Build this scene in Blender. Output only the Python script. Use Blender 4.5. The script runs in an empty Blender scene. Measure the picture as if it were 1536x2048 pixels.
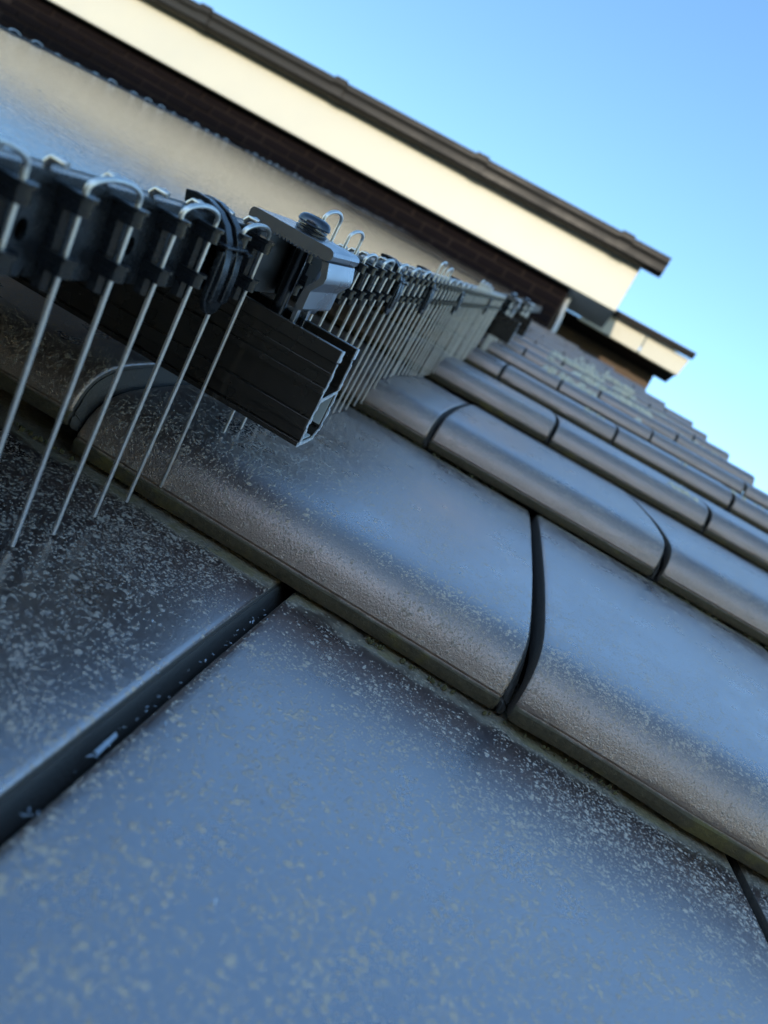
import bpy, bmesh, math, random
from mathutils import Vector, Matrix
random.seed(7)
S = bpy.context.scene
C = S.collection
AL = math.radians(25.0)                      # pitch of the lower roof
RX = Matrix.Rotation(AL, 4, 'X')

# ------------------------------------------------------------------ camera
cam = bpy.data.cameras.new('camera')
cam_o = bpy.data.objects.new('camera', cam); C.objects.link(cam_o)
cam.sensor_fit = 'VERTICAL'; cam.sensor_height = 36.0; cam.sensor_width = 27.0
cam.lens = 1420.0 / 2048.0 * 36.0
cam.clip_start = 0.01; cam.clip_end = 1000
R_ = Vector((0.8568, 0.0281, 0.5149)); F_ = Vector((-0.0814, 0.9934, 0.0813))
F_.normalize(); R_ = (R_ - F_ * R_.dot(F_)).normalized(); U_ = R_.cross(F_)
cam_o.matrix_world = Matrix(((R_.x, U_.x, -F_.x, 0.2026), (R_.y, U_.y, -F_.y, -0.0087), (R_.z, U_.z, -F_.z, 0.1789), (0, 0, 0, 1)))
cam.dof.use_dof = True; cam.dof.focus_distance = 0.335; cam.dof.aperture_fstop = 10.5
cam.dof.aperture_blades = 0
S.camera = cam_o

# ------------------------------------------------------------------ sky, sun, exposure
SUN_EL = math.radians(14.0); SUN_AZ = math.radians(-6.0)      # low sun behind the camera
sun_dir = Vector((math.sin(SUN_AZ) * math.cos(SUN_EL), -math.cos(SUN_AZ) * math.cos(SUN_EL), math.sin(SUN_EL)))
w = bpy.data.worlds.new('World'); S.world = w; w.use_nodes = True
nt = w.node_tree; bg = nt.nodes['Background']
sky = nt.nodes.new('ShaderNodeTexSky'); sky.sky_type = 'NISHITA'; sky.sun_disc = False
sky.sun_elevation = math.asin(sun_dir.z); sky.sun_rotation = math.atan2(sun_dir.x, sun_dir.y)
sky.air_density = 1.0; sky.dust_density = 0.25; sky.ozone_density = 1.2; sky.altitude = 50
hs = nt.nodes.new('ShaderNodeHueSaturation'); hs.inputs['Saturation'].default_value = 1.18
nt.links.new(sky.outputs[0], hs.inputs['Color']); nt.links.new(hs.outputs[0], bg.inputs[0]); bg.inputs[1].default_value = 0.15
sl = bpy.data.lights.new('sun', 'SUN'); sl.energy = 1.1; sl.angle = math.radians(0.53); sl.color = (1.0, 0.88, 0.70)
so = bpy.data.objects.new('sun', sl); C.objects.link(so); so.rotation_euler = sun_dir.to_track_quat('Z', 'Y').to_euler()
V = S.view_settings; V.view_transform = 'Standard'; V.look = 'None'; V.gamma = 1; V.use_curve_mapping = False
V.exposure = 1.62
S.cycles.max_bounces = 6; S.cycles.diffuse_bounces = 3; S.cycles.glossy_bounces = 4; S.cycles.use_adaptive_sampling = True; S.cycles.adaptive_threshold = 0.02

# ------------------------------------------------------------------ materials
MATS = {}
class N:
    """small node-tree helper"""
    def __init__(s, name):
        m = bpy.data.materials.new(name); m.use_nodes = True; s.m = m; s.t = m.node_tree
        s.b = s.t.nodes['Principled BSDF']; MATS[name] = m
    def n(s, typ, **kw):
        o = s.t.nodes.new('ShaderNode' + typ)
        for k, v in kw.items(): setattr(o, k, v)
        return o
    def put(s, sock, v):
        if v is None: return
        if hasattr(v, 'is_output'): s.t.links.new(v, sock)
        else: sock.default_value = v
    def math(s, op, a, b=None, c=None, clamp=False):
        o = s.n('Math', operation=op, use_clamp=clamp)
        for i, v in enumerate((a, b, c)): s.put(o.inputs[i], v)
        return o.outputs[0]
    def vmath(s, op, a, b=None, scale=None):
        o = s.n('VectorMath', operation=op); s.put(o.inputs[0], a); s.put(o.inputs[1], b)
        if scale is not None: s.put(o.inputs['Scale'], scale)
        return o.outputs[0]
    def ramp(s, x, a, b, lo=0.0, hi=1.0):
        o = s.n('MapRange', interpolation_type='SMOOTHSTEP'); s.put(o.inputs[0], x)
        for i, v in enumerate((a, b, lo, hi)): o.inputs[i + 1].default_value = v
        return o.outputs[0]
    def noise(s, v, scale, detail=4, rough=0.55, dist=0.0):
        o = s.n('TexNoise'); s.put(o.inputs['Vector'], v); o.inputs['Scale'].default_value = scale
        o.inputs['Detail'].default_value = detail; o.inputs['Roughness'].default_value = rough
        o.inputs['Distortion'].default_value = dist; return o.outputs[0]
    def voro(s, v, scale, feature='F1'):
        o = s.n('TexVoronoi', feature=feature); s.put(o.inputs['Vector'], v); o.inputs['Scale'].default_value = scale
        return o
    def mix(s, f, a, b):
        o = s.n('Mix', data_type='RGBA'); s.put(o.inputs[0], f); s.put(o.inputs[6], a); s.put(o.inputs[7], b)
        return o.outputs[2]
    def bump(s, h, strength, dist, prev=None):
        o = s.n('Bump'); o.inputs['Strength'].default_value = strength; o.inputs['Distance'].default_value = dist
        s.put(o.inputs['Height'], h)
        if prev is not None: s.put(o.inputs['Normal'], prev)
        return o.outputs[0]
    def set(s, **kw):
        for k, v in kw.items(): s.put(s.b.inputs[k], v)
        return s
    def coord(s, kind='Object'): return s.n('TexCoord').outputs[kind]

def c3(*a): return (a[0], a[1], a[2], 1.0)

def simple(name, col, rough=0.5, metal=0.0, var=0.25, scale=60, bump=0.0, bscale=400, ior=1.5, bd=0.001):
    k = N(name); p = k.coord()
    nz = k.noise(p, scale, 5, 0.6)
    a = c3(*[x * (1 - var) for x in col]); b = c3(*[min(1, x * (1 + var)) for x in col])
    k.set(**{'Base Color': k.mix(nz, a, b), 'Metallic': metal, 'IOR': ior,
             'Roughness': k.ramp(nz, 0.25, 0.75, max(0.03, rough - 0.08), min(1, rough + 0.08))})
    if bump: k.set(Normal=k.bump(k.noise(p, bscale, 4, 0.6), bump, bd))
    return k

def tile_material():
    k = N('glazed_tile'); obj = k.coord('Object')
    inf = k.n('ObjectInfo'); rnd = inf.outputs['Random']
    off = k.vmath('SCALE', (13.7, 7.3, 3.1), None, k.math('MULTIPLY', rnd, 40.0))
    p = k.vmath('ADD', obj, off)
    sep = k.n('SeparateXYZ'); k.put(sep.inputs[0], obj); X, Y, Z = sep.outputs
    # base glaze : near-black brown with slow colour drift
    big = k.noise(p, 9, 4, 0.6); fine = k.noise(p, 420, 4, 0.65); mid = k.noise(p, 60, 5, 0.6)
    base = k.mix(big, c3(0.028, 0.018, 0.018), c3(0.052, 0.034, 0.030))
    base = k.mix(k.math('MULTIPLY', k.ramp(fine, 0.5, 0.75), 0.4), base, c3(0.07, 0.058, 0.045))
    # lichen / lime specks: three sizes, warped cells
    warp = k.vmath('SCALE', k.vmath('SUBTRACT', k.n('TexNoise').outputs[1], (0.5, 0.5, 0.5)), None, 0.0016)
    wn = [x for x in k.t.nodes if x.type == 'TEX_NOISE'][-1]
    k.put(wn.inputs['Vector'], p); wn.inputs['Scale'].default_value = 260; wn.inputs['Detail'].default_value = 4
    pw = k.vmath('ADD', p, warp)
    dens = k.ramp(k.math('ADD', k.noise(p, 7, 3, 0.6), k.math('MULTIPLY', k.math('SUBTRACT', k.noise(p, 45, 3, 0.6), 0.5), 0.7)), 0.28, 0.75, 0.12, 1.0)
    ragged = k.noise(p, 900, 3, 0.7)
    specks = None
    for sc, rad, thr in ((105, 0.22, 0.14), (200, 0.32, 0.36), (340, 0.40, 0.66), (620, 0.47, 0.88), (1150, 0.50, 1.0)):
        v = k.voro(pw, sc); sepc = k.n('SeparateColor'); k.put(sepc.inputs[0], v.outputs['Color'])
        on = k.math('LESS_THAN', sepc.outputs[0], k.math('MULTIPLY', dens, thr))
        r = k.math('MULTIPLY', k.math('ADD', 0.25, sepc.outputs[1]), rad)
        d = k.math('ADD', v.outputs['Distance'], k.math('MULTIPLY', k.math('SUBTRACT', ragged, 0.5), 0.5))
        m = k.math('MULTIPLY', on, k.ramp(k.math('SUBTRACT', r, d), -0.05, 0.22))
        specks = m if specks is None else k.math('MAXIMUM', specks, m)
    specks = k.math('MULTIPLY', specks, k.ramp(rnd, 0.0, 1.0, 0.7, 1.0))
    spcol = k.mix(k.noise(p, 150, 3), c3(0.42, 0.325, 0.235), c3(0.74, 0.625, 0.485))
    col = k.mix(specks, base, spcol)
    # dirt line in front of the course above, unglazed lip under the nose
    wob = k.math('MULTIPLY', k.math('SUBTRACT', mid, 0.5), 0.016)
    dirt = k.ramp(k.math('ADD', Y, wob), 0.340, 0.352)
    dirt = k.math('MULTIPLY', dirt, k.ramp(k.noise(p, 30, 5, 0.7), 0.30, 0.60, 0.25, 1.0))
    lipz = k.math('ADD', Z, k.math('MULTIPLY', wob, 0.08))
    lip = k.math('MULTIPLY', k.ramp(lipz, 0.0125, 0.0110), k.ramp(Y, 0.012, 0.006))
    dcol = k.mix(k.noise(p, 260, 5, 0.7), c3(0.045, 0.036, 0.020), c3(0.33, 0.265, 0.14))
    lcol = k.mix(k.noise(p, 330, 5, 0.7), c3(0.020, 0.017, 0.012), c3(0.12, 0.10, 0.06))
    lcol = k.mix(k.ramp(k.noise(p, 24, 4, 0.7), 0.55, 0.70, 0.0, 0.6), lcol, k.mix(k.noise(p, 500, 4, 0.7), c3(0.05, 0.042, 0.012), c3(0.22, 0.18, 0.05)))
    col = k.mix(dirt, col, dcol); col = k.mix(lip, col, lcol)
    # the rolled nose is weathered: glaze rubbed to a dull grainy brown
    worn = k.ramp(k.math('ADD', Y, k.math('MULTIPLY', k.math('SUBTRACT', k.noise(p, 35, 5, 0.7), 0.5), 0.014)), 0.024, 0.002)
    worn = k.math('MULTIPLY', worn, k.ramp(k.noise(p, 700, 3, 0.7), 0.25, 0.6, 0.25, 0.75))
    wcol = k.mix(k.ramp(k.noise(p, 1100, 3, 0.7), 0.35, 0.68), c3(0.022, 0.015, 0.012), c3(0.21, 0.152, 0.110))
    col = k.mix(k.math('MULTIPLY', worn, k.math('SUBTRACT', 1.0, lip)), col, wcol)
    # side faces are raw, dark
    side = k.math('MAXIMUM', k.ramp(X, 0.0009, 0.0005), k.math('MULTIPLY', k.ramp(X, W - GAP - 0.0050, W - GAP - 0.0046), 1.0))
    col = k.mix(side, col, k.mix(k.ramp(X, 0.1, 0.12), c3(0.050, 0.040, 0.032), c3(0.075, 0.072, 0.066)))
    dry = k.math('MAXIMUM', k.math('MAXIMUM', k.math('MAXIMUM', specks, dirt), k.math('MULTIPLY', worn, 0.35)), k.math('MAXIMUM', lip, side))
    shelter = k.ramp(k.math('ADD', Y, k.math('MULTIPLY', k.math('SUBTRACT', big, 0.5), 0.05)), 0.235, 0.345, 0.0, 0.72)
    nose = k.ramp(Y, 0.034, 0.012, 0.0, 0.48)
    shelter = k.math('MAXIMUM', shelter, nose)
    ro = k.ramp(k.noise(p, 25, 4, 0.6), 0.3, 0.7, 0.26, 0.36)
    rough = k.math('ADD', k.math('MULTIPLY', ro, k.math('SUBTRACT', 1.0, dry)), k.math('MULTIPLY', dry, 0.85))
    k.set(**{'Base Color': col, 'Roughness': rough, 'Specular Tint': k.mix(k.ramp(Y, 0.032, 0.008), c3(1.0, 0.93, 0.93), c3(1.0, 0.77, 0.64)), 'IOR': k.math('SUBTRACT', 5.8, k.math('MULTIPLY', k.math('MAXIMUM', dry, shelter), 4.3))})
    # orange-peel of the glaze, stretched across the tile, plus raised specks
    st = k.vmath('MULTIPLY', p, (170.0, 420.0, 420.0))
    b1 = k.bump(k.noise(st, 1.0, 3, 0.5), 0.17, 0.0006)
    bs = k.n('Bump'); bs.inputs['Distance'].default_value = 0.0005
    k.put(bs.inputs['Strength'], k.ramp(Y, 0.05, 0.02, 0.16, 0.55)); k.put(bs.inputs['Height'], k.noise(p, 1000, 3, 0.65)); k.put(bs.inputs['Normal'], b1)
    b2 = bs.outputs[0]
    b3 = k.bump(k.math('ADD', specks, k.math('MULTIPLY', dirt, mid)), 0.35, 0.0006, b2)
    k.set(Normal=b3)

W, G, GAP = 0.24, 0.35573, 0.0014
tile_material()
simple('felt', (0.012, 0.012, 0.013), 0.9, bump=0.4)
k = simple('black_plastic', (0.010, 0.011, 0.013), 0.26, var=0.3, scale=200, bump=0.06, bscale=900, bd=0.0004)
k = N('steel_wire'); p = k.coord()
k.set(**{'Base Color': k.mix(k.noise(p, 500, 3), c3(0.66, 0.63, 0.58), c3(0.82, 0.80, 0.76)), 'Metallic': 1.0,
         'Roughness': k.ramp(k.noise(p, 300, 4), 0.3, 0.7, 0.36, 0.52)})
def anodised(name, col, r0, r1, metal):
    k = N(name); p = k.coord()
    st = k.vmath('MULTIPLY', p, (1.2, 5200.0, 5200.0))
    g = k.noise(st, 1.0, 3, 0.6); sm = k.noise(p, 35, 4, 0.6)
    sc = k.ramp(k.noise(k.vmath('MULTIPLY', p, (160.0, 900.0, 900.0)), 1.0, 2, 0.5), 0.68, 0.74)
    cc = k.mix(g, c3(*[x * 0.95 for x in col]), c3(*[x * 1.06 for x in col]))
    k.set(**{'Base Color': k.mix(k.math('MULTIPLY', sc, 0.06), cc, c3(0.16, 0.15, 0.14)), 'Metallic': metal,
             'Roughness': k.ramp(sm, 0.3, 0.7, r0, r1)})
    k.set(Normal=k.bump(g, 0.04, 0.0002), IOR=1.75)
    if metal < 0.5: k.set(**{'Specular Tint': c3(1.0, 0.86, 0.72)})
anodised('black_anodised', (0.016, 0.0125, 0.010), 0.20, 0.32, 0.0)
anodised('panel_frame_black', (0.020, 0.019, 0.019), 0.34, 0.46, 0.3)
anodised('silver_anodised', (0.36, 0.37, 0.39), 0.24, 0.36, 1.0)
simple('sawn_aluminium', (0.16, 0.145, 0.13), 0.55, 0.6, var=0.2, scale=900, bump=0.35, bscale=1500, bd=0.0004)
simple('burr_aluminium', (0.78, 0.79, 0.80), 0.38, 0.9, var=0.25, scale=800, bump=0.9, bscale=1400, bd=0.0008)
simple('aluminium_inside', (0.62, 0.66, 0.65), 0.45, 0.2, var=0.15, scale=150)
simple('bolt_steel', (0.07, 0.075, 0.085), 0.20, 0.9, var=0.3, scale=500, bump=0.1, bscale=900, bd=0.0003)
k = N('panel_glass'); p = k.coord()
line = k.noise(k.vmath('MULTIPLY', p, (60.0, 900.0, 60.0)), 1.0, 2, 0.5)
k.set(**{'Base Color': c3(0.006, 0.007, 0.010), 'Roughness': 0.08, 'IOR': 2.3,
         'Normal': k.bump(k.math('ADD', k.noise(p, 420, 2, 0.6), k.math('MULTIPLY', line, 0.7)), 0.13, 0.0004)})
simple('cream_paint', (0.60, 0.56, 0.44), 0.42, var=0.05, scale=3, bump=0.03, bscale=80)
simple('cream_paint_weathered', (0.60, 0.56, 0.43), 0.5, var=0.07, scale=6)
simple('gutter_plastic', (0.013, 0.012, 0.011), 0.45, var=0.25, scale=5, ior=1.35)
simple('soffit_shaded', (0.016, 0.013, 0.012), 0.8, var=0.2, scale=9, ior=1.2)  # near-black base colour holds the deep shade under the eaves
simple('soffit_grey', (0.36, 0.37, 0.37), 0.6, var=0.1, scale=6)
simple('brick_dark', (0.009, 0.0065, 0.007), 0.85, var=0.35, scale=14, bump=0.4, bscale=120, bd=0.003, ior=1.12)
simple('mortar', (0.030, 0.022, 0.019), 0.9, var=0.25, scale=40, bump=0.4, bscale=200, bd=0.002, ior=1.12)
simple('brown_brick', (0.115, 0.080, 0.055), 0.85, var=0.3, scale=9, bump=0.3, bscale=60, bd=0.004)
simple('pale_plastic', (0.42, 0.45, 0.45), 0.4, var=0.1, scale=8)
simple('upper_tile', (0.05, 0.045, 0.042), 0.6, var=0.3, scale=8)
simple('moss', (0.075, 0.062, 0.022), 0.95, var=0.6, scale=300, bump=0.8, bscale=900, bd=0.001)
simple('lichen', (0.62, 0.56, 0.42), 0.95, var=0.35, scale=120, bump=0.6, bscale=500, bd=0.002)
simple('ground', (0.17, 0.16, 0.10), 0.95, var=0.4, scale=0.6)
simple('shaving', (0.40, 0.46, 0.52), 0.4, 0.5, var=0.2, scale=400)

# ------------------------------------------------------------------ mesh helpers
class MB:
    def __init__(s): s.v = []; s.f = []; s.mi = []
    def add(s, vs, fs, mi=0):
        o = len(s.v); s.v += [tuple(v) for v in vs]
        for f in fs: s.f.append([i + o for i in f]); s.mi.append(mi)
        return s
    def box(s, x0, x1, y0, y1, z0, z1, mi=0):
        vs = [(x, y, z) for x in (x0, x1) for y in (y0, y1) for z in (z0, z1)]
        return s.add(vs, [(0, 1, 3, 2), (4, 6, 7, 5), (0, 4, 5, 1), (2, 3, 7, 6), (0, 2, 6, 4), (1, 5, 7, 3)], mi)
    def prism(s, poly, axis, a, b, mi=0, mi_end=None):
        """poly of 2D points in the plane across axis ('X': (y,z), 'Y': (x,z), 'Z': (x,y))"""
        def P(q, t):
            return (t, q[0], q[1]) if axis == 'X' else ((q[0], t, q[1]) if axis == 'Y' else (q[0], q[1], t))
        n = len(poly); o = len(s.v)
        s.v += [P(q, a) for q in poly] + [P(q, b) for q in poly]
        for i in range(n):
            j = (i + 1) % n; s.f.append([o + i, o + j, o + n + j, o + n + i]); s.mi.append(mi)
        e = mi if mi_end is None else mi_end
        s.f.append([o + i for i in range(n)][::-1]); s.mi.append(e)
        s.f.append([o + n + i for i in range(n)]); s.mi.append(e)
        return s
    def tube(s, path, r, n=8, cap=True, mi=0):
        path = [Vector(p) for p in path]; rings = []
        up = Vector((1, 0, 0))
        for i, p in enumerate(path):
            d = (path[min(i + 1, len(path) - 1)] - path[max(i - 1, 0)]).normalized()
            if abs(d.dot(up)) > 0.95: up = Vector((0, 1, 0))
            a = d.cross(up).normalized(); b = d.cross(a).normalized(); up = b.cross(d) if False else up
            rings.append([p + r * (math.cos(t) * a + math.sin(t) * b) for t in [2 * math.pi * q / n for q in range(n)]])
        o = len(s.v)
        for rg in rings: s.v += [tuple(v) for v in rg]
        for i in range(len(rings) - 1):
            for q in range(n):
                q2 = (q + 1) % n
                s.f.append([o + i * n + q, o + i * n + q2, o + (i + 1) * n + q2, o + (i + 1) * n + q]); s.mi.append(mi)
        if cap:
            s.f.append([o + q for q in range(n)][::-1]); s.mi.append(mi)
            s.f.append([o + (len(rings) - 1) * n + q for q in range(n)]); s.mi.append(mi)
        return s
    def lathe(s, prof, c, n=24, mi=0):
        """prof: (radius, z) from bottom to top, round the Z axis through c"""
        o = len(s.v)
        for r, z in prof:
            for q in range(n):
                t = 2 * math.pi * q / n; s.v.append((c[0] + r * math.cos(t), c[1] + r * math.sin(t), c[2] + z))
        for i in range(len(prof) - 1):
            for q in range(n):
                q2 = (q + 1) % n
                s.f.append([o + i * n + q, o + i * n + q2, o + (i + 1) * n + q2, o + (i + 1) * n + q]); s.mi.append(mi)
        s.f.append([o + q for q in range(n)][::-1]); s.mi.append(mi)
        s.f.append([o + (len(prof) - 1) * n + q for q in range(n)]); s.mi.append(mi)
        return s
    def mesh(s, name, mats, off=(0, 0, 0), smooth=35, fix=True):
        me = bpy.data.meshes.new(name)
        me.from_pydata([(v[0] - off[0], v[1] - off[1], v[2] - off[2]) for v in s.v], [], s.f)
        for m in ([mats] if isinstance(mats, str) else mats): me.materials.append(MATS[m])
        me.polygons.foreach_set('material_index', s.mi)
        if fix:
            bm = bmesh.new(); bm.from_mesh(me); bmesh.ops.recalc_face_normals(bm, faces=bm.faces); bm.to_mesh(me); bm.free()
        if smooth:
            me.shade_smooth(); me.set_sharp_from_angle(angle=math.radians(smooth))
        me.update(); return me
    def build(s, name, mats, parent=None, off=(0, 0, 0), smooth=35, bevel=0):
        o = bpy.data.objects.new(name, s.mesh(name, mats, off, smooth)); C.objects.link(o); o.parent = parent
        if bevel:
            b = o.modifiers.new('bevel', 'BEVEL'); b.width = bevel; b.segments = 2; b.limit_method = 'ANGLE'; b.harden_normals = True
        return o

def link(name, me, parent=None, loc=(0, 0, 0), rot=(0, 0, 0), scl=(1, 1, 1)):
    o = bpy.data.objects.new(name, me); C.objects.link(o); o.parent = parent
    o.location = loc; o.rotation_euler = rot; o.scale = scl; return o
def tag(o, label=None, cat=None, group=None, kind=None):
    for a, b in (('label', label), ('category', cat), ('group', group), ('kind', kind)):
        if b: o[a] = b
    return o
def thing(name, label, cat, at=None, group=None):
    """an Empty; at = its base in roof coordinates (x along the eaves, y up the slope, z off the roof)"""
    o = bpy.data.objects.new(name, None); C.objects.link(o); o.empty_display_size = 0.05
    if at is not None:
        o.location = RX @ Vector(at); o.rotation_euler = (AL, 0, 0)
    return tag(o, label, cat, group)

# ------------------------------------------------------------------ ground
g = MB().add([(-400, -400, -2.6), (400, -400, -2.6), (400, 400, -2.6), (-400, 400, -2.6)], [(0, 1, 2, 3)]).build('ground', 'ground')
tag(g, kind='structure')

# ------------------------------------------------------------------ house with the tiled roof
house = thing('house', 'house with dark glazed tile roof, dark brick wall and tall cream fascia', 'house')
deck = MB().box(-1.3, 0.86, -0.9, 4.95, -0.060, -0.034).build('tiled_roof', 'felt', house)
deck.rotation_euler = (AL, 0, 0)

# top profile of a tile (y, z): lip, rolled nose, long fall to the course above
PROF = [(0.0010, 0.0030), (-0.0010, 0.0040), (-0.0022, 0.0075), (-0.0020, 0.0108), (-0.0002, 0.0118), (-0.0008, 0.0132), (0.0004, 0.0160), (0.0022, 0.0198),
        (0.0048, 0.0236), (0.0082, 0.0268), (0.0125, 0.0294), (0.0175, 0.0314), (0.0235, 0.0328), (0.031, 0.0335), (0.040, 0.0336), (0.055, 0.0331), (0.083, 0.0315),
        (0.120, 0.0286), (0.157, 0.0250), (0.215, 0.0188), (0.272, 0.0125), (0.320, 0.0062), (0.356, 0.0008), (0.415, -0.0075)]
def tile_z(y):
    r = y / G; i = math.floor(r + 0.004); y = y - i * G
    if y < 0.03: y = 0.03
    for a, b in zip(PROF[13:], PROF[14:]):
        if a[0] <= y <= b[0]: return a[1] + (b[1] - a[1]) * (y - a[0]) / (b[0] - a[0])
    return 0
def tile_mesh(width, seed):
    rng = random.Random(seed); m = MB(); wd = width
    xs = [(0.0000, -0.0030), (0.0004, -0.0014), (0.0012, -0.0005), (0.0028, -0.0001), (0.006, 0.0)]
    n_in = max(3, int(wd / 0.02))
    xs += [(0.006 + (wd - 0.012) * i / n_in, 0.0) for i in range(1, n_in)]
    xs += [(wd - 0.0072, 0.0), (wd - 0.0058, -0.0002), (wd - 0.0049, -0.0009), (wd - 0.0045, -0.0022), (wd - 0.0043, -0.0031), (wd - 0.0037, -0.0029), (wd - 0.0029, -0.0042), (wd - 0.0006, -0.0110), (wd, -0.0125)]
    nx = len(xs); ny = len(PROF); k = 0
    wav = [(rng.uniform(60, 160), rng.uniform(0, 6.28), rng.uniform(0.0001, 0.00030)) for _ in range(4)]
    def chip(x): return sum(a * math.sin(f * x + p) for f, p, a in wav)
    prev = None
    for j, (y, z) in enumerate(PROF):
        # outward normal of the profile for rounding the side edges
        a = PROF[max(j - 1, 0)]; b = PROF[min(j + 1, ny - 1)]
        d = Vector((b[0] - a[0], b[1] - a[1])).normalized(); nrm = Vector((-d.y, d.x))
        for x, e in xs:
            c = chip(x) * (1.0 if j < 5 else 0.25)
            m.v.append((x, y + nrm.x * e + c * 0.6, z + nrm.y * e + c * (1.0 if j < 4 else 0.3)) if e > -0.004 or j > 7 else (x, y + min(0.004, -e * 0.3), z + e * min(1, z / 0.03)))
    TH = 0.0135
    top = len(m.v)
    for j, (y, z) in enumerate(PROF):
        for x, e in xs:
            yy = max(y, 0.010) if j > 0 else 0.009
            m.v.append((x, yy, max(z - TH, 0.0030 if j < 6 else -0.03) if j < 14 else z - TH - 0.0006))
    for j in range(ny - 1):
        for i in range(nx - 1):
            q = j * nx + i
            m.f.append([q, q + 1, q + nx + 1, q + nx]); m.mi.append(0)
            m.f.append([top + q, top + q + nx, top + q + nx + 1, top + q + 1]); m.mi.append(0)
        q = j * nx
        m.f.append([q, q + nx, top + q + nx, top + q]); m.mi.append(0)
        q = j * nx + nx - 1
        m.f.append([q + nx, q, top + q, top + q + nx]); m.mi.append(0)
    for i in range(nx - 1):
        m.f.append([i + 1, i, top + i, top + i + 1]); m.mi.append(0)
        q = (ny - 1) * nx + i; m.f.append([q, q + 1, top + q + 1, top + q]); m.mi.append(0)
    return m.mesh('roof_tile', 'glazed_tile', smooth=42, fix=False)
TILES = [tile_mesh(W - GAP, s) for s in range(5)]
X0, X1 = 0.1515, 0.0294
VERGE = {9: 0.875, 10: 0.80, 11: 0.74, 12: 0.58, 13: 0.36}
rng = random.Random(3)
for r in range(-2, 14):
    xj = X0 if r % 2 == 0 else X1
    lim = VERGE.get(r, 0.875)
    for kx in range(-5, 5):
        xa = xj + kx * W; xb = xa + W
        if xa > lim - 0.03: continue
        sx = 1.0
        if xb > lim + 0.004: sx = (lim - xa) / W
        o = link('roof_tile', TILES[rng.randrange(5)], deck, (xa + GAP / 2 + rng.uniform(-.0006, .0006), r * G + rng.uniform(-.0022, .0022), rng.uniform(0, .0012)),
                 (rng.uniform(-.0012, .0022), rng.uniform(-.0035, .0035), rng.uniform(-.0025, .0025)), (sx, 1, 1))
        if r == 1 and kx == -1:       # lifted corner under the panel
            o.location.z += 0.0015; o.rotation_euler = (0.0, -0.030, 0.006)
        if r == 1 and kx == 0: o.location.z = 0.0; o.rotation_euler = (0, 0.004, 0.002)
        if r == 1 and kx == 1: o.location.z = 0.0015; o.rotation_euler = (0.0, 0.006, -0.003)
        if r == 0 and kx == -1: o.location = (xa + GAP / 2 + 0.0030, 0, 0); o.rotation_euler = (0, 0, 0)
        if r == 0 and kx == 0: o.location = (xa + GAP / 2 + 0.0056, 0, 0); o.rotation_euler = (0, 0, 0); o.scale = (0.976, 1, 1)

# upper wall, bricks, fascia, gutter (world axes: y towards the house, z up)
FY = 4.333; WY = 4.395; FB = 2.371
wall = MB().box(-4.4, 0.128, WY + 0.006, WY + 0.22, 1.4, 2.62).build('brick_wall', 'mortar', house, smooth=0)
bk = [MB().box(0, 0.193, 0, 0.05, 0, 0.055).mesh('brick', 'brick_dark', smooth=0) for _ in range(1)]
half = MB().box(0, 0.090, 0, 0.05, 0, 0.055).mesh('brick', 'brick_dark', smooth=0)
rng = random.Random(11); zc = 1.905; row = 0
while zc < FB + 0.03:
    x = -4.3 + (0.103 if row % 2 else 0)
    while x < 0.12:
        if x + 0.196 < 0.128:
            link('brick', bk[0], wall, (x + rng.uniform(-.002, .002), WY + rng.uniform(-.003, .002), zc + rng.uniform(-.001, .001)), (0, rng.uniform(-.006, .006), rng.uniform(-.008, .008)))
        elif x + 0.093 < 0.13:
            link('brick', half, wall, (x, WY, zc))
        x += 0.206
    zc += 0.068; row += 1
fas = MB().box(-4.6, 0.445, FY, FY + 0.02, FB, 2.80).build('fascia_board', 'cream_paint', house, bevel=0.003)
MB().box(-4.6, 0.118, FY + 0.021, WY + 0.005, FB + 0.012, FB + 0.024).build('soffit_board', 'soffit_shaded', house)
MB().box(0.135, 0.442, FY + 0.021, 4.66, FB + 0.014, FB + 0.026).build('soffit_board', 'soffit_grey', house)
# pale corner pipe that bends out under the soffit
pp = [(0.150, 4.455, FB + 0.01), (0.150, 4.452, FB - 0.05), (0.156, 4.445, 2.26), (0.166, 4.440, 2.20), (0.170, 4.438, 2.14), (0.172, 4.438, 1.98)]
MB().tube(pp, 0.017, 12).build('downpipe', 'pale_plastic', house)
def gutter(parent, x0, x1, yb, zt, depth, height, mat, clips=(), name='gutter'):
    # ogee front, hollow: outer and inner skin joined as one closed section (y, z)
    out = [(0, 0), (0, -height * 0.80), (-depth * 0.22, -height), (-depth * 0.62, -height), (-depth * 0.80, -height * 0.90), (-depth * 0.86, -height * 0.55), (-depth * 0.90, -height * 0.44),
           (-depth * 0.99, -height * 0.36), (-depth * 0.99, -height * 0.10), (-depth * 1.04, -height * 0.09), (-depth * 1.04, 0)]
    inn = [(y * 0.93 - depth * 0.03, z * 0.94) for y, z in out[::-1]]
    inn[0] = (-depth * 0.98, 0); inn[-1] = (-depth * 0.04, 0)
    poly = [(yb + y, zt + z) for y, z in out + inn]
    gu = MB().prism(poly, 'X', x0, x1).build(name, mat, parent, smooth=50)
    for cx in clips:
        o2 = [(yb + y * 1.12 + 0.002, zt + z * 1.12 + 0.008) for y, z in out]; i2 = [(yb + y * 1.0, zt + z * 1.005 + 0.001) for y, z in out[::-1]]
        MB().prism(o2 + i2, 'X', cx - 0.045, cx + 0.045).build('gutter_bracket', mat, gu, smooth=50)
    return gu
gutter(house, -4.6, 0.572, FY - 0.004, 2.790, 0.100, 0.105, 'gutter_plastic', (-2.86, -1.82, -0.77, 0.27))
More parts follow.
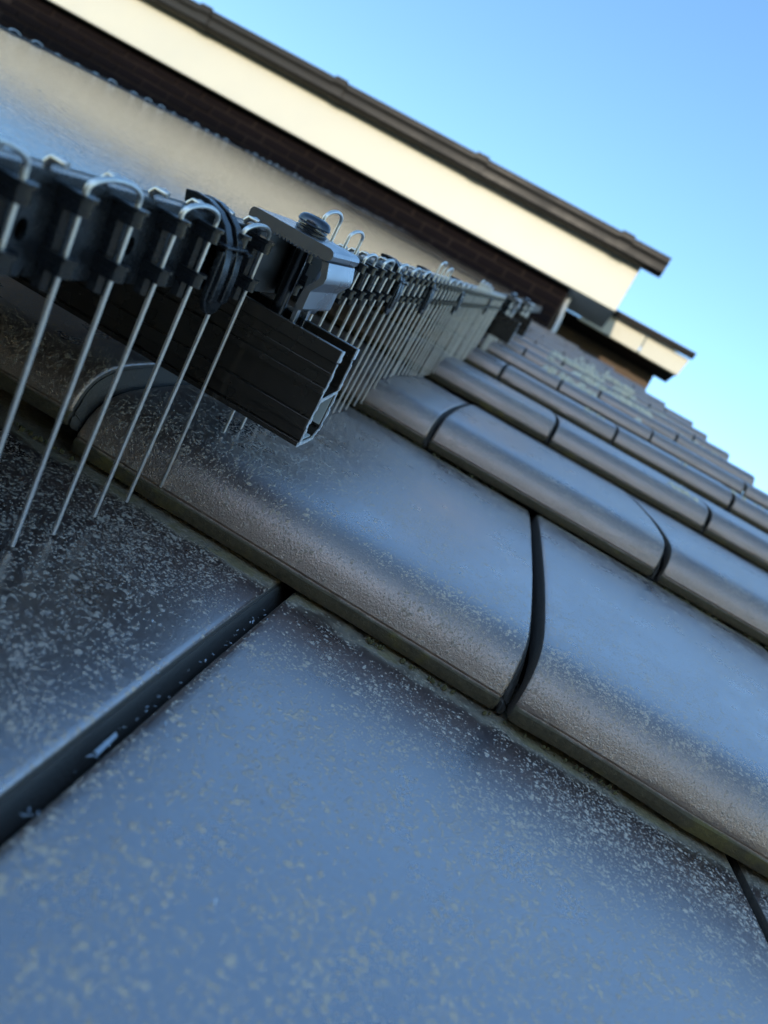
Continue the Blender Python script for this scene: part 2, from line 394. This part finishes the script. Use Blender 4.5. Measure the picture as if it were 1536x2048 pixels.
# the upper roof behind the gutter and the wall under the eaves
MB().prism([(FY - 0.03, 2.80), (FY - 0.03, 2.835), (9.5, 5.0), (9.5, 4.96)], 'X', -4.8, 0.46).build('upper_roof', 'upper_tile', house)
MB().prism([(WY + 0.23, 1.4), (WY + 0.23, 2.80), (9.0, 4.70), (9.0, -2.6), (WY + 0.23, -2.6)], 'X', -4.4, 0.126).build('gable_wall', 'brown_brick', house)
MB().prism([(-0.60, -2.6), (-0.60, -0.36), (4.4, 1.97), (4.4, -2.6)], 'X', -1.28, 0.80).build('lower_wall', 'brown_brick', house)

# ------------------------------------------------------------------ house across the road, whose shadow covers the roof
op = thing('opposite_house', 'brick house across the road behind the camera', 'house')
OY = -24.0; OZ = 2.28 + (FY - OY) * math.tan(SUN_EL) / math.cos(SUN_AZ)
MB().box(-16, 16, OY - 6, OY + 4.0, -2.6, OZ - 2.6).build('wall', 'brown_brick', op, smooth=0)
MB().prism([(OY + 4.4, OZ - 2.7), (OY + 4.4, OZ - 2.6), (OY, OZ), (OY - 6.4, OZ - 2.6), (OY - 6.4, OZ - 2.7)], 'X', -16.4, 16.4).build('roof', 'upper_tile', op)
for i in range(8):
    for z in (-1.7, 0.9):
        MB().box(-14.5 + i * 4, -12.9 + i * 4, OY + 4.002, OY + 4.05, z, z + 1.2).build('window', 'pale_plastic', op, smooth=0)

# ------------------------------------------------------------------ house further back
nb = thing('neighbouring_house', 'brown walled house behind the roof edge with low cream fascia and thin dark gutter', 'house')
NY = 5.2
MB().prism([(0.2712, 2.620), (0.786, 2.612), (0.786, 2.765), (0.4158, 2.7655)], 'Y', NY, NY + 0.025).build('fascia_board', 'cream_paint_weathered', nb, bevel=0.004)
MB().prism([(0.796, 2.611), (1.129, 2.606), (1.150, 2.756), (0.796, 2.764)], 'Y', NY, NY + 0.025).build('fascia_board', 'cream_paint_weathered', nb, bevel=0.004)
MB().prism([(-0.3, 2.640), (1.12, 2.620), (1.12, 2.634), (-0.3, 2.654)], 'Y', NY + 0.026, 5.44).build('soffit_board', 'soffit_shaded', nb)  # shade-dark underside, run on to the left to fill the shadow gap
gutter(nb, 0.36, 1.160, NY - 0.002, 2.797, 0.055, 0.038, 'gutter_plastic')
MB().box(-0.30, 1.015, 5.44, 9.0, -2.6, 2.72).build('wall', 'brown_brick', nb)
MB().prism([(NY - 0.02, 2.799), (NY - 0.02, 2.815), (9, 4.5), (9, 4.45)], 'X', 0.30, 1.15).build('roof_slope', 'upper_tile', nb)

# ------------------------------------------------------------------ solar panels
PXR, PXL, PZ0, PZ1 = 0.0750, -0.655, 0.1095, 0.1366
def panel(y0, y1, label):
    t = thing('solar_panel', label, 'solar panel', (PXR, y0, PZ0), 'solar panels on the roof'); o = (PXR, y0, PZ0)
    MB().box(PXR - 0.030, PXR - 0.0015, y0 + 0.031, y1 - 0.031, PZ0, PZ0 + 0.002).box(PXR - 0.0015, PXR, y0, y1, PZ0, PZ1).box(PXR - 0.011, PXR - 0.0015, y0 + 0.012, y1 - 0.012, PZ1 - 0.0015, PZ1).build('frame_side', 'panel_frame_black', t, o, bevel=0.0004)
    MB().box(PXL, PXL + 0.0015, y0, y1, PZ0, PZ1).box(PXL + 0.0015, PXL + 0.011, y0 + 0.012, y1 - 0.012, PZ1 - 0.0015, PZ1).build('frame_side', 'panel_frame_black', t, o)
    MB().box(PXL + 0.0016, PXR - 0.0016, y0, y0 + 0.0118, PZ0, PZ1).build('frame_end', 'panel_frame_black', t, o)
    MB().box(PXL + 0.0016, PXR - 0.0016, y1 - 0.0118, y1, PZ0, PZ1).build('frame_end', 'panel_frame_black', t, o)
    MB().box(PXL + 0.0016, PXR - 0.0016, y0 + 0.0119, y1 - 0.0119, PZ1 - 0.0055, PZ1 - 0.0016).build('glass', 'panel_glass', t, o, smooth=0)
    return t
panel(-0.25, 1.765, 'solar panel with black frame at left, nearest the camera, reflecting the cream fascia')
panel(1.785, 3.75, 'far solar panel further up the roof, between the near panel and the brick wall')

# ------------------------------------------------------------------ mounting rails
def rail(y0, label, xl=-0.62):
    t = thing('mounting_rail', label, 'mounting rail', (0.128, y0, 0.062), 'rails carrying the panels'); off = (0.128, y0, 0.062)
    xr = 0.128; yb = y0 + 0.026; m = MB()
    def st(ya, yb_, za, zb, x1=xr): m.box(xl, x1, ya, yb_, za, zb)
    f = y0
    st(f + 0.0012, f + 0.0026, 0.0645, 0.1030)                                 # front wall
    st(f, f + 0.0032, 0.1031, 0.1092, xr - 0.0001)                            # front lip
    st(f + 0.0002, f + 0.0011, 0.0965, 0.0985); st(f - 0.0008, f + 0.0011, 0.0885, 0.0915); st(f - 0.0008, f + 0.0011, 0.0705, 0.0760)
    st(f - 0.0008, f + 0.0026, 0.0620, 0.0644)
    st(yb - 0.0026, yb - 0.0012, 0.0680, 0.1030)                               # back wall
    st(yb - 0.0032, yb, 0.1031, 0.1092, xr - 0.0001)
    st(yb - 0.0011, yb + 0.0002, 0.0890, 0.0915); st(yb - 0.0011, yb + 0.0002, 0.0735, 0.0760)
    o = m.build('rail_body', 'black_anodised', t, off, smooth=0, bevel=0.0003)
    # web and floor of the closed chamber
    q = MB().prism([(f + 0.0027, 0.0842), (f + 0.0027, 0.0857), (yb - 0.0027, 0.0877), (yb - 0.0027, 0.0862)], 'X', xl, xr)
    q.prism([(f + 0.0027, 0.0622), (f + 0.0027, 0.0638), (f + 0.017, 0.0640), (yb - 0.0016, 0.0682), (yb - 0.0014, 0.0678), (f + 0.0175, 0.0624)], 'X', xl, xr)
    q.build('chamber_web', 'black_anodised', t, off, smooth=0)
    q = MB().box(xl, xr - 0.0004, yb - 0.0032, yb - 0.0027, 0.0692, 0.0855).box(xl, xr - 0.0004, f + 0.0045, f + 0.0165, 0.0641, 0.0646)
    q.build('chamber_lining', 'aluminium_inside', t, off, smooth=0)
    # bare sawn section with its burrs
    e = MB(); rg = random.Random(5)
    def cut(ya, yb_, za, zb):
        n = max(2, int((zb - za) / 0.0016))
        for i in range(n):
            a = za + (zb - za) * i / n; b = za + (zb - za) * (i + 1) / n; j = rg.uniform(0, 0.0004)
            e.box(xr + 0.0002, xr + 0.0004 + rg.uniform(0, 0.0005), ya - 0.0002 - j * (rg.random() < 0.25), yb_ + 0.0002 + j, a, b)
    cut(f + 0.0012, f + 0.0022, 0.0640, 0.1030); cut(f + 0.0001, f + 0.0030, 0.1040, 0.1092); cut(f + 0.0001, f + 0.0011, 0.0895, 0.0912); cut(f + 0.0001, f + 0.0012, 0.0718, 0.0755)
    cut(f - 0.0006, f + 0.0024, 0.0618, 0.0640); cut(yb - 0.0024, yb - 0.0014, 0.0680, 0.1030); cut(yb - 0.0030, yb - 0.0002, 0.1040, 0.1092)
    cut(yb - 0.0012, yb + 0.0001, 0.0895, 0.0912); cut(yb - 0.0012, yb + 0.0001, 0.0738, 0.0758)
    for i in range(14):
        a = f + 0.0026 + (0.0208) * i / 14; zz = 0.0850 + 0.002 * i / 14; e.box(xr + 0.0002, xr + 0.0005 + rg.uniform(0, .0004), a, a + 0.0015, zz - 0.0007 - rg.uniform(0, .0002), zz + 0.0008)
    for i in range(15):
        u = i / 15; a = f + 0.0024 + 0.022 * u; zz = 0.0630 + max(0, u - 0.62) * 0.0135; e.box(xr + 0.0002, xr + 0.0005 + rg.uniform(0, .0005), a, a + 0.0016, zz - 0.0007 - rg.uniform(0, .0003), zz + 0.0007)
    e.build('sawn_end', 'burr_aluminium', t, off, smooth=0)
    return t
RAILS = [(0.363, 'black slotted mounting rail sticking out beside the nearest clamp, sawn end bare'),
         (1.545, 'second mounting rail up the roof, blurred end past the dense spikes'),
         (2.03, 'third and farthest mounting rail end, blurred near the brick wall')]
for y, l in RAILS: rail(y, l)

# ------------------------------------------------------------------ end clamps
def clamp(dy, label):
    t = thing('end_clamp', label, 'clamp', (0.09, 0.377 + dy, 0.1095), 'end clamps on the rails'); off = (0.09, 0.377, 0.1095)
    ya, yb = 0.358, 0.396
    teeth = []; x = 0.1030
    while x > 0.0735: teeth += [(x, 0.1391), (x - 0.0008, 0.1378)]; x -= 0.0017
    plate = [(0.0690, 0.1402), (0.0690, 0.1424), (0.0699, 0.1438), (0.0715, 0.1441), (0.1068, 0.1441), (0.1085, 0.1433), (0.1091, 0.1418), (0.1087, 0.1400), (0.1072, 0.1388), (0.1045, 0.1386)] + teeth + [(0.0715, 0.1389), (0.0698, 0.1392)]
    MB().prism(plate, 'Y', ya, yb, 0, 1).build('top_plate', ['silver_anodised', 'sawn_aluminium'], t, off, smooth=30, bevel=0.00015)
    leg = [(0.1052, 0.1386), (0.1085, 0.1388), (0.1102, 0.1330), (0.1100, 0.1305), (0.1062, 0.1252), (0.1062, 0.1172), (0.1055, 0.1162), (0.1035, 0.1162), (0.1025, 0.1172), (0.1028, 0.1225), (0.1038, 0.1262), (0.1072, 0.1312), (0.1073, 0.1330)]
    MB().prism(leg, 'Y', ya + 0.0004, yb - 0.0004, 0, 1).build('leg', ['silver_anodised', 'sawn_aluminium'], t, off, smooth=30, bevel=0.00015)
    MB().box(0.0985, 0.1035, 0.3660, 0.3880, 0.1290, 0.1380).box(0.1000, 0.1022, 0.3665, 0.3700, 0.0990, 0.1289).box(0.1000, 0.1022, 0.3800, 0.3835, 0.0990, 0.1289).build('guide_block', 'silver_anodised', t, off, smooth=0, bevel=0.0003)
    bc = (0.0897, 0.3765, 0.1441)
    b = MB().lathe([(0.0030, -0.0420), (0.0030, 0.0032), (0.0071, 0.0033), (0.0075, 0.0040), (0.0072, 0.0052), (0.0062, 0.0064), (0.0046, 0.0071), (0.0028, 0.0073), (0.0026, 0.0060), (0.0024, 0.0058)], bc, 28).build('bolt', 'bolt_steel', t, off)
    MB().lathe([(0.0045, 0.0002), (0.0070, 0.0002), (0.0072, 0.0008), (0.0072, 0.0014), (0.0068, 0.0017), (0.0045, 0.0017)], bc, 28).build('washer', 'bolt_steel', b, off)
    MB().lathe([(0.0045, 0.0019), (0.0067, 0.0019), (0.0068, 0.0024), (0.0066, 0.0030), (0.0045, 0.0030)], bc, 28).build('washer', 'bolt_steel', b, off)
    return t
clamp(0, 'silver end clamp with dark domed bolt on the nearest rail, in sharp focus')
clamp(1.182, 'blurred silver clamp on the second rail, just beyond the dense row of spikes')
clamp(1.667, 'farthest blurred silver clamp, on the third rail by the brick wall')

# ------------------------------------------------------------------ bird spike strips
SX = 0.0768            # back of the strip
def clip_mesh():
    m = MB()
    d = [(0.0, -0.0026), (0.0048, -0.0029), (0.0070, -0.0025), (0.0082, -0.0013), (0.0086, 0.0), (0.0082, 0.0013), (0.0070, 0.0025), (0.0048, 0.0029), (0.0, 0.0026)]
    m.prism(d, 'Z', -0.0030, 0.0011)
    m.prism([(x * 1.10, y * 1.10) for x, y in d], 'Z', 0.0012, 0.0023)
    return m.mesh('clip', 'black_plastic', smooth=30)
CLIP = clip_mesh()
def tab_mesh():
    m = MB(); m.tube([(-0.0035, 0, 0.0003), (-0.002, 0, 0.0020), (0.0005, 0, 0.0026), (0.0022, 0, 0.0022)], 0.0011, 8)
    return m.mesh('locking_tab', 'steel_wire', smooth=50)
TAB = tab_mesh()
def wire_mesh(half, zt, tips, lean, jit):
    """hairpin: two legs joined by a bow; local origin at the pair's centre on the roof plane"""
    path = []; xt = 0.0; r = 0.0042
    def leg(sy, tip, ln):
        yb = sy * half + ln[1]; out = []
        for i in range(7):
            u = i / 6; out.append((xt - ln[0] * (1 - u) ** 1.15, yb + (sy * half - yb) * u, tip + (zt - r - 0.001 - tip) * u))
        return out
    path += leg(-1, tips[0], (lean[0], jit[0]))
    for i in range(0, 11):
        a = math.pi * i / 10; path.append((xt + 0.0010 * math.sin(a), -half * math.cos(a), zt - r + r * math.sin(a)))
    path += leg(1, tips[1], (lean[1], jit[1]))[::-1]
    return MB().tube(path, 0.00086, 10).mesh('wire', 'steel_wire', smooth=60)
def strip_body(y0, y1, legs, holes):
    m = MB(); za, zb, xa, xb = 0.1105, 0.1371, SX, SX + 0.0016
    ys = sorted([y0, y1] + [h - 0.005 for h in holes] + [h + 0.005 for h in holes])
    for a, b in zip(ys, ys[1:]):
        mid = (a + b) / 2
        if any(abs(mid - h) < 0.004 for h in holes):
            n = 20; cz = 0.1225
            ring = [(mid + 0.0022 * math.cos(2 * math.pi * i / n), cz + 0.0030 * math.sin(2 * math.pi * i / n)) for i in range(n)]
            sq = []
            for i in range(n):
                c, s_ = math.cos(2 * math.pi * i / n), math.sin(2 * math.pi * i / n); q = max(abs(c), abs(s_)); c, s_ = c / q, s_ / q
                sq.append((mid + c * 0.005, (zb + za) / 2 + s_ * (zb - za) / 2))
            vs = [(xb, *p) for p in ring] + [(xb, *p) for p in sq] + [(xa, *p) for p in ring]
            fs = [(i, (i + 1) % n, n + (i + 1) % n, n + i) for i in range(n)] + [(i, (i + 1) % n, 2 * n + (i + 1) % n, 2 * n + i) for i in range(n)]
            m.add(vs, fs)
        else: m.box(xa, xb, a, b, za, zb)
    m.box(SX - 0.0030, SX + 0.0016, y0, y1, 0.1372, 0.1378)                       # flange lying on the frame
    m.box(SX + 0.0017, SX + 0.0024, y0, y1, 0.1350, 0.1376)
    for y in legs:                                                               # half round rib behind each wire
        d = [(0.0, -0.0023), (0.0026, -0.0021), (0.0040, -0.0010), (0.0040, 0.0010), (0.0026, 0.0021), (0.0, 0.0023)]
        m.prism([(SX + 0.0017 + a, y + b) for a, b in d], 'Z', 0.1085, 0.1340)
    return m
HALF = 0.0114
def strip(y0, y1, pairs, label, group='bird spike strips along the panel edge', flip=False, tall=0.0, tabs=True):
    off = (SX, (y0 + y1) / 2, 0.1120)
    at = off if not flip else (PXL - 0.0018 , off[1], off[2])
    t = thing('spike_strip', label, 'bird spikes', at, group)
    if flip: t.rotation_euler = (RX @ Matrix.Rotation(math.pi, 4, 'Z')).to_euler()
    legs = [p[0] + s * HALF for p in pairs for s in (-1, 1)]
    holes = [(a[0] + b[0]) / 2 for a, b in zip(pairs, pairs[1:])] if not flip else []
    strip_body(y0, y1, legs, holes).build('strip', 'black_plastic', t, off, smooth=30)
    rg = random.Random(int(y0 * 1000))
    for (yc, up, *jt) in pairs:
        j = jt[0] if jt else (rg.uniform(-.0025, .0025), rg.uniform(-.0025, .0025))
        tips = [max(0.0125, tile_z(yc + s * HALF) + 0.0012) for s in (-1, 1)]
        if flip: tips = [0.03, 0.03]
        me = wire_mesh(HALF, 0.1425 + up, tips, (0.0036 + rg.uniform(-.001, .001), 0.0036 + rg.uniform(-.001, .001)), j)
        link('wire', me, t, (SX + 0.0073 - off[0], yc - off[1], -off[2]))
        for s in (-1, 1):
            for z in (0.1335, 0.1172): link('clip', CLIP, t, (SX + 0.0017 - off[0], yc + s * HALF - off[1], z - off[2]))
            if tabs: link('locking_tab', TAB, t, (SX + 0.0005 - off[0], yc + s * HALF - 0.003 - off[1], 0.1378 - off[2]))
    return t
P0 = 0.0456
strip(0.050, 0.3535, [(0.0672, 0), (0.1128, 0), (0.1584, 0), (0.2025, 0), (0.2470, -.001, (.001, .0015)), (0.2935, -.001, (-.0005, .001)), (0.3385, -.002, (.002, .007))],
      'nearest black bird spike strip at far left, steel spikes crossing in front of the rail')
def run(y0, y1, ups):
    out = []; y = y0; i = 0
    while y < y1: out.append((y, ups.get(i, 0.0))); y += P0; i += 1
    return out
strip(0.3985, 0.715, run(0.4115, 0.71, {0: .0135, 1: .009}), 'bird spike strip just beyond the silver clamp, its first two hairpins pushed up')
strip(0.7175, 1.035, run(0.7320, 1.03, {0: .012, 1: .009}), 'bird spike strip in the middle of the dense row, right of the black straps')
strip(1.0375, 1.490, run(1.0500, 1.47, {0: .010, 1: .009, 2: .008, 3: .005}), 'last bird spike strip of the dense row, ending before the second rail')
strip(1.600, 1.960, run(1.6150, 1.95, {0: .010, 1: .010, 2: .006}), 'blurred short bird spike strip between the second and third rail')
strip(2.090, 2.700, run(2.1050, 2.68, {0: .010, 2: .008, 3: .005}), 'farthest blurred bird spike strip, beyond the third rail towards the wall')
LEFT = [(0.62, 0.93), (0.95, 1.29), (1.31, 1.72), (1.79, 2.20), (2.22, 2.72), (2.74, 3.70)]
NAMES = ['at the photo edge, top left', 'above the grey patch of glass', 'left of the bright row of dots', 'with the brightest row of dots', 'right of the brightest dots', 'last before the wall end']
for (a, b), nm in zip(LEFT, NAMES):
    strip(a, b, [(p[0], random.Random(int(p[0] * 999)).choice((-.0048, -.0042, -.0035, -.002))) for p in run(a + 0.015, b - 0.014, {})], 'spike loops on the far panel edge, ' + nm, 'spike strips on the far panel edge', True, tabs=False)

# black straps that hook over the frame
def strap(yc, label):
    off = (0.08, yc, 0.1391); t = thing('frame_strap', label, 'strap', off, 'straps hooking the spike strips to the frame')
    cen = [(0.0660, 0.1372), (0.0695, 0.1380), (0.0735, 0.1379), (0.0772, 0.1366), (0.0803, 0.1342), (0.0826, 0.1308), (0.0840, 0.1265), (0.0847, 0.1215), (0.0848, 0.1120), (0.0847, 0.1100)]
    def band(th, ya, yb):
        outp, inn = [], []
        for i, p in enumerate(cen):
            a = Vector(cen[max(i - 1, 0)]); b = Vector(cen[min(i + 1, len(cen) - 1)]); d = (b - a).normalized(); n = Vector((-d.y, d.x))
            outp.append((p[0] + n.x * th, p[1] + n.y * th)); inn.append(p)
        return MB().prism(outp + inn[::-1], 'Y', ya, yb)
    band(0.0042, yc - 0.0068, yc - 0.0018).build('rib', 'black_plastic', t, off, smooth=40, bevel=0.0005)
    band(0.0042, yc + 0.0018, yc + 0.0068).build('rib', 'black_plastic', t, off, smooth=40, bevel=0.0005)
    band(0.0022, yc - 0.00175, yc + 0.00175).build('web', 'black_plastic', t, off, smooth=40)
    pl = [(yc + 0.0085 * math.cos(a), 0.1130 + 0.0085 * math.sin(a)) for a in [math.pi + math.pi * i / 12 for i in range(13)]] + [(yc + 0.0085, 0.1290), (yc - 0.0085, 0.1290)]
    MB().prism(pl, 'X', 0.0850, 0.0875).build('front_plate', 'black_plastic', t, off, smooth=40, bevel=0.0006)
    MB().box(0.0830, 0.0900, yc + 0.0063, yc + 0.0110, 0.1290, 0.1302).box(0.0830, 0.0895, yc - 0.0110, yc + 0.0062, 0.1303, 0.1314).build('latch', 'black_plastic', t, off, smooth=30, bevel=0.0004)
    return t
strap(0.3195, 'black double-ribbed strap over the panel edge left of the clamp')
strap(0.4340, 'black strap half hidden behind the silver clamp')
strap(0.5970, 'black strap among the dense spikes, above the tile nose')
strap(0.7260, 'black strap at the first tall pair of far hairpins')
strap(0.9150, 'black strap midway along the far dense spikes')
strap(1.2300, 'farthest black strap, blurred, near the end of the dense spikes')

# ------------------------------------------------------------------ moss, lichen and metal shavings
def blobs(name, spots, mat, label, cat):
    m = MB(); rg = random.Random(21)
    for (x, y, z, r, h) in spots:
        n = 6; a0 = rg.uniform(0, 6)
        rr = [r * rg.uniform(0.6, 1.3) for _ in range(n)]
        vs = [(x + rr[i] * math.cos(a0 + i * 6.283 / n), y + rr[i] * math.sin(a0 + i * 6.283 / n), z - 0.0008) for i in range(n)]
        vs += [(x + 0.55 * rr[i] * math.cos(a0 + i * 6.283 / n), y + 0.55 * rr[i] * math.sin(a0 + i * 6.283 / n), z + h * rg.uniform(.6, 1)) for i in range(n)]
        vs.append((x, y, z + h * 1.1))
        fs = [(i, (i + 1) % n, n + (i + 1) % n, n + i) for i in range(n)] + [(n + i, n + (i + 1) % n, 2 * n) for i in range(n)]
        m.add(vs, fs)
    o = m.build(name, mat, None, smooth=60); o.rotation_euler = (AL, 0, 0)
    return tag(o, label, cat, kind='stuff')
rg = random.Random(9); sp = []
for r in range(1, 6):
    n = 420 if r < 3 else 160
    for _ in range(n):
        x = rg.uniform(0.0, 0.87); den = math.sin(x * 23 + r * 2.1) + math.sin(x * 61 + r) * 0.7
        if den + rg.uniform(-1.1, 0.5) < 0.15: continue
        y = r * G - 0.0015 - abs(rg.gauss(0, 0.0012)); sp.append((x, y, tile_z(r * G - 0.006) + 0.0012, rg.uniform(0.0005, 0.0013), rg.uniform(0.0003, 0.0011)))
blobs('moss', sp, 'moss', 'olive moss growing in the gaps under the tile noses', 'moss')
sp = []
for _ in range(1500):
    x = rg.uniform(0.22, 0.56); y = 2.55 + (x - 0.36) * 1.3 + rg.gauss(0, 0.24)
    i = math.floor(y / G); y = i * G + (y - i * G) * 0.45 + 0.006
    if math.sin(x * 41) + math.sin(y * 9 + x * 13) + rg.uniform(-1.2, 1.2) < 0.1: continue
    sp.append((x, y, tile_z(y) - (0.006 if y - i * G < 0.02 else 0), rg.uniform(0.004, 0.015), rg.uniform(0.006, 0.015)))
for cx, cy, n, s in ((0.62, 2.52, 40, .03), (0.70, 2.15, 25, .025), (0.47, 1.10, 60, .010), (0.335, 1.45, 40, .012), (0.52, 1.44, 30, .01), (0.24, 2.16, 40, .02), (0.33, 1.80, 40, .02), (0.66, 1.45, 30, .014)):
    for _ in range(n):
        y = cy + rg.gauss(0, s); sp.append((cx + rg.gauss(0, s * 1.2), y, tile_z(y) + 0.0008, rg.uniform(0.001, 0.006), rg.uniform(0.0015, 0.004)))
blobs('lichen', sp, 'lichen', 'pale crusty lichen patches on the far tiles', 'lichen')
m = MB(); rg = random.Random(4)
def flake(x, y, z, l, wd):
    a = rg.uniform(0, 6.28); c, s = math.cos(a), math.sin(a); t = rg.uniform(0.0001, 0.0003); b = rg.uniform(0, 0.0006)
    pts = [(-l, -wd), (l, -wd * rg.uniform(.2, 1)), (l * rg.uniform(.6, 1), wd), (-l * rg.uniform(.5, 1), wd)]
    lo = [(x + c * p - s * q, y + s * p + c * q, z + (b if i in (1, 2) else 0)) for i, (p, q) in enumerate(pts)]
    m.add(lo + [(p[0], p[1], p[2] + t) for p in lo], [(3, 2, 1, 0), (4, 5, 6, 7), (0, 1, 5, 4), (1, 2, 6, 5), (2, 3, 7, 6), (3, 0, 4, 7)])
for _ in range(45):
    y = rg.uniform(0.17, 0.335)
    flake(X0 + rg.uniform(0.0032, 0.0058), y, tile_z(y) - rg.uniform(0.001, 0.004), rg.uniform(.0002, .0007), rg.uniform(.0001, .00025))
for _ in range(26):
    x = rg.uniform(0.05, 0.40); y = rg.uniform(0.17, 0.34); flake(x, y, tile_z(y) + 0.0006, rg.uniform(.0002, .0007), rg.uniform(.0001, .0004))
for _ in range(26):
    x = rg.uniform(0.10, 0.50); y = rg.uniform(0.39, 0.68); flake(x, y, tile_z(y) + 0.0006, rg.uniform(.0002, .0008), rg.uniform(.0001, .0004))
sw = m.build('metal_shavings', 'shaving', None, smooth=0); sw.rotation_euler = (AL, 0, 0)
tag(sw, 'tiny pale metal shavings lying in the tile gap and on the tiles', 'shavings', kind='stuff')
off = (X0 + 0.0046, 0.2085, tile_z(0.2085))
t = MB().prism([(-0.0007, -0.0042), (0.0008, -0.0047), (0.0006, 0.0040), (-0.0006, 0.0048)], 'Z', -0.0016, -0.0011).build('metal_sliver', 'shaving', None)
t.location = RX @ Vector(off); t.rotation_euler = (RX @ Matrix.Rotation(0.12, 4, 'Y')).to_euler()
tag(t, 'flat bluish metal sliver lying in the dark gap between the two nearest tiles', 'metal sliver')
